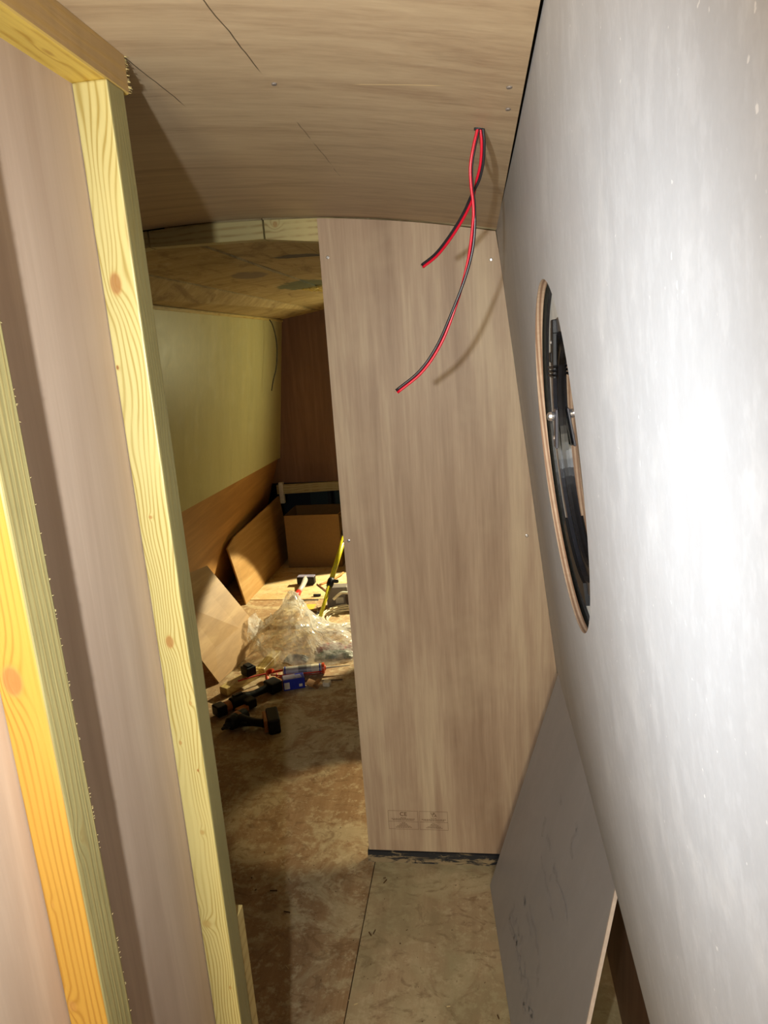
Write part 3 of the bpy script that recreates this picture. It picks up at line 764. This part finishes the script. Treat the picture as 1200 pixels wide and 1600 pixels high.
# packets showing through and beside the bag
def packet(loc, size, ang, mat, label, name='packet', seed=0):
    bm = B(); g = bmesh.ops.create_grid(bm, x_segments=10, y_segments=8, size=.5)['verts']
    top = []
    for v in list(bm.verts):
        v.co.z = .5 * (1 - (abs(v.co.x) * 2) ** 3) * (1 - (abs(v.co.y) * 2) ** 3) + .18 * noise.noise(v.co * 6 + V((seed, 0, 0)))
    r = bmesh.ops.extrude_face_region(bm, geom=list(bm.faces))
    for v in [e for e in r['geom'] if isinstance(e, bmesh.types.BMVert)]: v.co.z = max(-.02, v.co.z - 1.0) * .1
    M = Matrix.Translation(loc) @ Matrix.Rotation(ang, 4, 'Z') @ Matrix.Diagonal((*size, 1))
    bmesh.ops.transform(bm, matrix=M, verts=bm.verts)
    return tag(mesh_obj(name, bm, mat), label, 'packet')
packet((-.80, 3.32, -H + .006), (.20, .07, .055), .15, M_green, 'crumpled green packet under the right end of the clear bag', seed=2)
packet((-.83, 3.40, -H + .008), (.17, .06, .070), .05, M_pink, 'red packet seen through the right end of the clear bag', seed=5)
packet((-.70, 3.42, -H + .006), (.09, .10, .060), .6, plain('red_white_film', srgb(186, 52, 50), .35), 'small shiny red packet between the clear bag and the partition edge', seed=8)
packet((-.995, 3.28, -H + .008), (.13, .06, .045), -.1, plain('grey_blue_film', srgb(86, 96, 104), .4), 'grey-blue wrapper showing through the near edge of the clear bag', seed=11)

# ---------------------------------------------------------------- timber offcuts under the tipped board
def offcut(p0, p1, w, h, mat, label, lift=.001):
    p0, p1 = V(p0), V(p1); M = frame(p0, p1 - p0); L = (p1 - p0).length
    bm = B(); box(bm, (L / 2, 0, h / 2 + lift), (L, w, h), M, .0015); return tag(mesh_obj('timber_offcut', bm, mat), label, 'offcut')
offcut((-1.262, 2.90, -H), (-1.165, 3.10, -H), .050, .040, M_offcut, 'short square timber offcut lying nearest the post, its end grain facing the camera')
offcut((-1.150, 3.12, -H), (-1.120, 3.34, -H), .055, .030, M_offcut, 'flat timber offcut half under the left edge of the clear bag')
bm = B(); M = frame((-1.175, 3.035, -H + .042), (.6, .8, 0)); box(bm, (0, 0, .024), (.055, .062, .046), M, .006, 2); box(bm, (0, 0, .050), (.035, .04, .012), M, .003)
tag(mesh_obj('battery_pack', bm, M_black), 'black battery pack resting on the end of a timber offcut', 'battery')

# ---------------------------------------------------------------- caulking gun
g0 = V((-1.075, 3.075, -H + .030)); gx = (V((-.838, 3.125, -H + .030)) - g0).normalized(); M = frame(g0, gx)
gun = tag(empty('caulking_gun', g0 - V((0, 0, .030))), 'red caulking gun holding a white sealant cartridge, in front of the clear bag', 'caulking gun')
ML = M @ Matrix.Rotation(PI / 2, 4, 'Y')
bm = B(); lathe(bm, [(.0215, .062), (.0235, .066), (.0235, .255), (.0215, .258)], ML, 24); ctg = mesh_obj('cartridge', bm, M_silver, gun)
for a_ in (.070, .245):
    bm = B(); lathe(bm, [(.0243, a_), (.0243, a_ + .0055)], ML, 24); mesh_obj('dark_band', bm, M_blue, ctg)
bm = B(); lathe(bm, [(.0240, .140), (.0240, .182)], ML, 24); mesh_obj('printed_label', bm, plain('label_grey', srgb(120, 116, 110), .4), ctg)
bm = B(); lathe(bm, [(.0240, .205), (.0240, .243)], ML, 24); mesh_obj('white_label', bm, M_whitepl, ctg)
bm = B(); lathe(bm, [(.0265, .258), (.0270, .262), (.0270, .270), (.0160, .272), (.010, .278)], ML, 20); mesh_obj('front_plate', bm, M_orange, gun)
bm = B(); lathe(bm, [(.007, .276), (.0055, .30), (.0022, .36), (.0018, .40)], ML, 10); mesh_obj('nozzle', bm, M_whitepl, gun)
bm = B()
for yy, zz in ((.026, -.006), (-.026, -.006)): tube(bm, [M @ V((.0, yy * .4, zz)), M @ V((.05, yy, zz)), M @ V((.262, yy, zz))], .0035, 6)
tube(bm, [M @ V((.02, 0, -.026)), M @ V((.262, 0, -.0262))], .0035, 6); tube(bm, [M @ V((.0, 0, .004)), M @ V((.075, 0, .012))], .004, 6)
mesh_obj('frame', bm, M_red, gun)
bm = B(); tube(bm, smooth_path([M @ V((.0, 0, 0)), M @ V((-.06, -.03, .008)), M @ V((-.12, -.075, .018)), M @ V((-.15, -.095, .020))], 5), .004, 6); mesh_obj('push_rod', bm, M_red, gun)
bm = B(); tube(bm, smooth_path([M @ V((.012, 0, .012)), M @ V((-.012, .01, .005)), M @ V((-.018, -.02, -.006)), M @ V((-.010, -.065, -.014)), M @ V((.004, -.105, -.016))], 5), [.011] * 8 + [.010] * 8 + [.007] * 5, 8); mesh_obj('handle', bm, M_orange, gun)
bm = B(); tube(bm, smooth_path([M @ V((.03, 0, -.008)), M @ V((.028, -.03, -.015)), M @ V((.020, -.070, -.018))], 5), .005, 6); mesh_obj('trigger', bm, M_red, gun)

# ---------------------------------------------------------------- blue carton and card
M = frame((-.985, 2.965, -H + .001), (.93, .36, 0))
bc = tag(empty('blue_carton', (-.94, 2.98, -H)), 'small blue and lilac carton lying in front of the caulking gun', 'carton')
bm = B(); box(bm, (.055, 0, .028), (.105, .062, .054), M @ Matrix.Rotation(math.radians(0), 4, 'X'), .002); mesh_obj('body', bm, M_blue, bc)
bm = B(); box(bm, (.036, .002, .0556), (.060, .050, .0010), M); mesh_obj('lid_panel', bm, M_lilac, bc)
for c_, s_ in [((.078, -.018 + k * .014, .0556), (.034 - k * .004, .004, .0008)) for k in range(3)] + [((.020, -.0313, .026), (.026, .0006, .034)), ((.086, -.0313, .020), (.016, .0006, .014))]:
    bm = B(); box(bm, c_, s_, M); mesh_obj('white_print', bm, M_whitepl, bc)
M = frame((-.86, 3.0, -H + .001), (1, -.12, 0))
bm = B(); box(bm, (.02, 0, .016), (.075, .06, .003), M @ Matrix.Rotation(.35, 4, 'Y')); box(bm, (.048, 0, .008), (.03, .055, .003), M @ Matrix.Rotation(-.3, 4, 'Y'))
tag(mesh_obj('folded_card', bm, M_card), 'folded piece of brown card beside the blue carton', 'card')
bm = B(); box(bm, (.088, .01, .012), (.035, .032, .022), M, .002); tag(mesh_obj('white_card_tab', bm, M_whitepl), 'small white card tab at the right of the folded brown card', 'card')
bm = B(); tube(bm, [(-.90, 3.04, -H + .004), (-.705, 3.055, -H + .004)], .0028, 6); tag(mesh_obj('thin_rod', bm, M_wood_bit), 'thin dark rod on the floor pointing right, past the gun nozzle', 'rod')

# ---------------------------------------------------------------- power tools on the floor
def lump(bm, M, c, s, bev): box(bm, c, s, M, bev, 3)
# long cordless tool
p0 = V((-1.222, 2.695, -H)); p1 = V((-1.005, 2.965, -H)); M = frame(p0 + V((0, 0, .032)), p1 - p0); L = (p1 - p0).length
lt = tag(empty('cordless_tool', (p0 + p1) / 2), 'long black cordless tool with a tan collar, farther from the camera than the other', 'power tool')
ML = M @ Matrix.Rotation(PI / 2, 4, 'Y')
bm = B(); lump(bm, M, (.022, 0, 0), (.050, .058, .050), .006); mesh_obj('battery', bm, M_black, lt)
bm = B(); lathe(bm, [(.021, .046), (.025, .050), (.025, .074), (.022, .078)], ML, 18); mesh_obj('collar', bm, M_tan, lt)
bm = B(); lathe(bm, [(.022, .074), (.031, .085), (.0335, .12), (.031, .155), (.022, .18), (.0175, .21), (.0175, .25), (.020, .285)], ML, 20); bd = mesh_obj('body', bm, M_black, lt)
bm = B(); lump(bm, M, (.315, 0, -.001), (.066, .072, .056), .008); mesh_obj('head', bm, M_black, lt)
bm = B(); lump(bm, M, (.3515, 0, -.001), (.010, .058, .046), .003); mesh_obj('end_plate', bm, M_tan, lt)
bm = B(); lump(bm, M, (.150, -.046, -.006), (.055, .050, .044), .008); sg = mesh_obj('side_grip', bm, M_black, lt)
bm = B(); lump(bm, M, (.100, -.060, -.013), (.060, .034, .026), .006); mesh_obj('tan_guard', bm, M_tan, lt)
bm = B(); lump(bm, M, (.120, .0, .033), (.05, .022, .012), .003); mesh_obj('switch', bm, M_black, bd)
# pistol-shaped driver lying on its side
q0 = V((-.975, 2.598, -H + .036)); M = frame(q0, (-1, .10, 0))      # local x: from the battery towards the head
dr = tag(empty('cordless_driver', (-1.0, 2.58, -H)), 'black pistol-shaped cordless driver lying on its side nearest the camera', 'power tool')
bm = B(); Mb = M @ Matrix.Rotation(math.radians(28), 4, 'Z'); box(bm, (-.050, -.0, -.001), (.052, .125, .068), Mb, .008, 3); mesh_obj('battery', bm, M_black, dr)
bm = B(); box(bm, (-.016, 0, 0), (.016, .096, .056), Mb, .005, 2); mesh_obj('battery_foot', bm, M_tan, dr)
bm = B(); tube(bm, smooth_path([M @ V((-.012, .004, 0)), M @ V((.03, .002, 0)), M @ V((.07, -.002, 0)), M @ V((.105, -.006, 0))], 5), [.020, .0185, .018, .018, .018, .018, .018, .019, .020, .021, .0225, .024, .025, .027, .029, .030], 12); mesh_obj('handle', bm, M_black, dr)
hx = (M.to_3x3() @ V((.35, 1.0, 0))).normalized(); hc = M @ V((.125, -.004, 0)); MH = frame(hc, hx); MHL = MH @ Matrix.Rotation(PI / 2, 4, 'Y')
bm = B(); lathe(bm, [(.018, -.066), (.028, -.060), (.032, -.03), (.033, .01), (.029, .035), (.020, .046)], MHL, 20); mesh_obj('motor_housing', bm, M_black, dr)
bm = B(); lathe(bm, [(.0335, -.022), (.0335, -.006)], MHL, 20); mesh_obj('tan_band', bm, M_tan, dr)
bm = B(); lathe(bm, [(.016, .044), (.014, .062), (.009, .068), (.006, .082)], MHL, 14); mesh_obj('chuck', bm, M_dark, dr)
bm = B(); lump(bm, M, (.070, .020, 0), (.028, .014, .018), .004); mesh_obj('trigger', bm, M_black, dr)

# ---------------------------------------------------------------- things farther back on the lit floor
FZ = -H + .003
mt = tag(empty('scraper', (-1.24, 4.40, FZ)), 'black-headed scraper with grey handle and red tip, lying before the cardboard box', 'scraper')
M = frame((-1.235, 4.20, FZ + .018), (.02, 1, 0))
bm = B(); box(bm, (.275, 0, .016), (.050, .125, .050), M, .004, 2); hd = mesh_obj('head', bm, M_black, mt)
bm = B(); box(bm, (.279, 0, .0435), (.050, .122, .006), M, .002); mesh_obj('pale_rim', bm, M_lilac, hd)
bm = B(); tube(bm, [M @ V((.06, 0, .002)), M @ V((.16, 0, .008)), M @ V((.27, 0, .03))], [.018, .017, .020], 10); mesh_obj('handle', bm, M_silver, mt)
bm = B(); tube(bm, [M @ V((.0, 0, 0)), M @ V((.02, 0, 0)), M @ V((.07, 0, .003))], [.015, .021, .0195], 12); mesh_obj('red_tip', bm, M_red, mt)

# yellow telescopic pole
a, b_ = V((-.985, 3.742, -H + .006)), V((-.80, 4.42, -.90)); d = (b_ - a); a2 = a
pl = tag(empty('telescopic_pole', a), 'yellow telescopic pole with black clamps standing slanted beside the partition edge', 'pole')
def along(t): return a + d * t
bm = B(); tube(bm, [along(0), along(.30)], .011, 12); mesh_obj('thin_tube', bm, M_yellow, pl)
bm = B(); tube(bm, [along(.30), along(.66)], .0155, 12); mesh_obj('middle_tube', bm, M_yellow, pl)
bm = B(); tube(bm, [along(.66), along(1.0)], .019, 12); mesh_obj('thick_tube', bm, M_yellow, pl)
for t, r, l in ((.29, .022, .055), (.655, .026, .055)):
    bm = B(); u = l / d.length / 2; tube(bm, [along(t - u), along(t - u * .5), along(t + u * .5), along(t + u)], [r * .85, r, r, r * .85], 12)
    c = along(t); box(bm, (c.x + .03, c.y, c.z + .008), (.042, .016, .020), None, .003)
    mesh_obj('clamp', bm, M_black, pl)
bm = B(); tube(bm, [along(-.001) , along(.025)], .014, 10); mesh_obj('foot', bm, M_yellow, pl)

# coil of white cable
bm = B(); pts = []
for i in range(8 * 28 + 1):
    t = 2 * PI * i / 28; k = i / (8 * 28)
    r = .105 + .014 * math.sin(i * .21) + .026 * k + .010 * math.sin(t * .5 + 1)
    pts.append((-.835 + .018 * math.sin(k * 9) + r * 1.12 * math.cos(t), 3.83 + .02 * math.cos(k * 7) + r * 1.25 * math.sin(t), -H + .006 + .010 * (i // 56) + .003 * math.sin(t * 2)))
tube(bm, pts, .0045, 6); tag(mesh_obj('cable_coil', bm, M_whitecab), 'loose coil of white cable on the floor behind the clear bag', 'cable')

# grey junction box and roll of tape
M = frame((-.955, 4.06, -H + .001), (1, .08, 0))
gb = tag(empty('grey_case', (-.93, 4.05, -H)), 'grey plastic case standing behind the yellow pole', 'case')
bm = B(); box(bm, (.035, 0, .07), (.135, .08, .135), M, .006, 2); mesh_obj('body', bm, M_greybox, gb)
bm = B(); box(bm, (.05, -.041, .05), (.05, .004, .04), M, .001); mesh_obj('front_panel', bm, M_silver, gb)
tp = tag(empty('tape_roll', (-.80, 4.03, -H)), 'dark roll of tape with yellow core, leaning by the partition edge', 'tape')
MT = Matrix.Translation((-.797, 4.02, -H + .066)) @ Matrix.Rotation(math.radians(62), 4, 'X')
bm = B()
def annulus(bm, r0, r1, h, M, n=28):
    vs = [[bm.verts.new(M @ V((r * math.cos(2 * PI * i / n), r * math.sin(2 * PI * i / n), z))) for r, z in ((r0, -h), (r1, -h), (r1, h), (r0, h))] for i in range(n)]
    for i in range(n):
        p, r = vs[i], vs[(i + 1) % n]
        for k in range(4): bm.faces.new((p[k], r[k], r[(k + 1) % 4], p[(k + 1) % 4]))
annulus(bm, .040, .064, .024, MT); mesh_obj('tape', bm, plain('dark_tape', srgb(72, 52, 30), .5), tp)
bm = B(); annulus(bm, .035, .0402, .0245, MT); lathe(bm, [(.0352, -.002), (.0352, .0)], MT, 24); mesh_obj('core', bm, M_tape, tp)
bm = B(); tube(bm, smooth_path([(-.93, 3.965, -H + .080), (-.88, 3.985, -H + .115), (-.83, 4.00, -H + .112), (-.79, 4.01, -H + .138)], 5), .009, 8); tag(mesh_obj('white_tube', bm, M_whitepl), 'short white tube lying across the grey case and the tape roll', 'tube')

# pliers, driver bits, twig, scraps
pr = tag(empty('pliers', (-1.0, 3.88, -H)), 'small dark pliers open on the floor left of the yellow pole foot', 'pliers')
bm = B(); tube(bm, [(-1.055, 4.03, -H + .01), (-1.03, 3.95, -H + .01), (-1.020, 3.90, -H + .01)], [.002, .005, .008], 6); tube(bm, [(-1.02, 4.03, -H + .01), (-1.02, 3.95, -H + .01), (-1.020, 3.90, -H + .01)], [.002, .005, .008], 6); mesh_obj('jaws', bm, M_silver, pr)
for s_ in (-1, 1):
    bm = B(); tube(bm, smooth_path([(-1.020, 3.905, -H + .012), (-1.008 + s_ * .018, 3.85, -H + .012), (-1.0 + s_ * .014, 3.77, -H + .012)], 4), .009, 6); mesh_obj('handle', bm, M_black, pr)
bm = B(); tube(bm, [(-1.10, 3.955, -H + .004), (-.93, 3.965, -H + .004)], .004, 6); tag(mesh_obj('dark_rod', bm, M_wood_bit), 'dark rod lying across the floor behind the pliers', 'rod')
bm = B(); tube(bm, [(-1.205, 4.155, -H + .005), (-1.185, 4.157, -H + .005), (-1.155, 4.160, -H + .005), (-1.075, 4.165, -H + .005)], [.0045, .0045, .003, .003], 6); box(bm, (-1.10, 4.235, -H + .012), (.05, .016, .014), None, .002)
tag(mesh_obj('drill_bit', bm, M_dark), 'dark drill bit near the floor joint, right of the clear bag peak', 'drill bit')
bm = B(); tube(bm, smooth_path([(-1.155, 4.47, FZ + .004), (-1.08, 4.36, FZ + .006), (-.99, 4.22, FZ + .004)], 4), .004, 6); tag(mesh_obj('brown_stick', bm, plain('stick', srgb(140, 80, 36), .7)), 'thin brown stick pointing at the grey case from the scraper', 'stick')
bm = B(); box(bm, (-1.125, 4.05, -H + .0015), (.10, .09, .002)); tag(mesh_obj('yellow_card', bm, plain('yellow_scrap', srgb(214, 172, 60), .7)), 'flat yellow scrap beside the drill bit', 'scrap')
bm = B(); tube(bm, smooth_path([(-1.0, 4.66, FZ + .02), (-1.05, 4.56, FZ + .01), (-1.13, 4.44, FZ + .006)], 4), .008, 6); tag(mesh_obj('brown_offcut', bm, plain('stick_pale', srgb(176, 120, 62), .7)), 'pale brown wood strip lying between the scraper and the pole', 'strip')

# ---------------------------------------------------------------- chips on the near floor
bm = B()
for (x, y, l, a, w) in ((-.327, 1.755, .016, 1.1, .0022), (-.331, 1.768, .008, .4, .0015), (-.345, 1.560, .014, 2.2, .0028), (-.334, 1.568, .014, 1.3, .002), (-.663, 1.700, .022, .1, .003), (-.798, 1.739, .004, 0, .003), (-.748, 1.747, .004, 0, .003),
                        (-.742, 1.612, .006, .3, .004), (-.600, 1.622, .020, -.15, .0014), (-.258, 1.534, .003, 0, .002), (-.20, 1.30, .014, 1.0, .002), (-.0, 1.34, .010, 2.0, .002), (-.72, 1.70, .006, 1.0, .0015)):
    box(bm, (0, 0, .0015), (l, w, .003), Matrix.Translation((x, y, -H)) @ Matrix.Rotation(a, 4, 'Z'))
for i in range(160):
    x = -.85 + random.random() * .85; y = 1.2 + random.random() * 1.4
    if x > -.395 and y > 1.8: continue
    box(bm, (0, 0, .0007), (.0015 + .004 * random.random() ** 3, .001, .0012), Matrix.Translation((x, y, -H)) @ Matrix.Rotation(random.random() * 3, 4, 'Z'))
o = mesh_obj('wood_chips', bm, M_wood_bit); o['kind'] = 'stuff'; tag(o, 'scattered dark wood chips and shavings on the near floor sheets', 'chips')
bm = B()
for (x, y, l, a) in ((-.575, 1.617, .030, .1), (-.60, 1.50, .02, 1.2), (-.62, 1.40, .015, .8), (-.55, 1.44, .012, 2.4), (-.35, 1.35, .01, .5), (-.12, 1.36, .009, .2)):
    box(bm, (0, 0, .001), (l, .0016, .002), Matrix.Translation((x, y, -H)) @ Matrix.Rotation(a, 4, 'Z'))
for i in range(220):
    x = -.80 + random.random() * .82; y = 1.2 + random.random() * 1.2
    if x > -.395 and y > 1.8: continue
    box(bm, (0, 0, .0006), (.001 + .003 * random.random() ** 3, .001, .001), Matrix.Translation((x, y, -H)) @ Matrix.Rotation(random.random() * 3, 4, 'Z'))
o = mesh_obj('sawdust_crumbs', bm, plain('pale_crumb', srgb(206, 184, 138), .8)); o['kind'] = 'stuff'; tag(o, 'pale sawdust crumbs and splinters on the near floor sheets', 'sawdust')
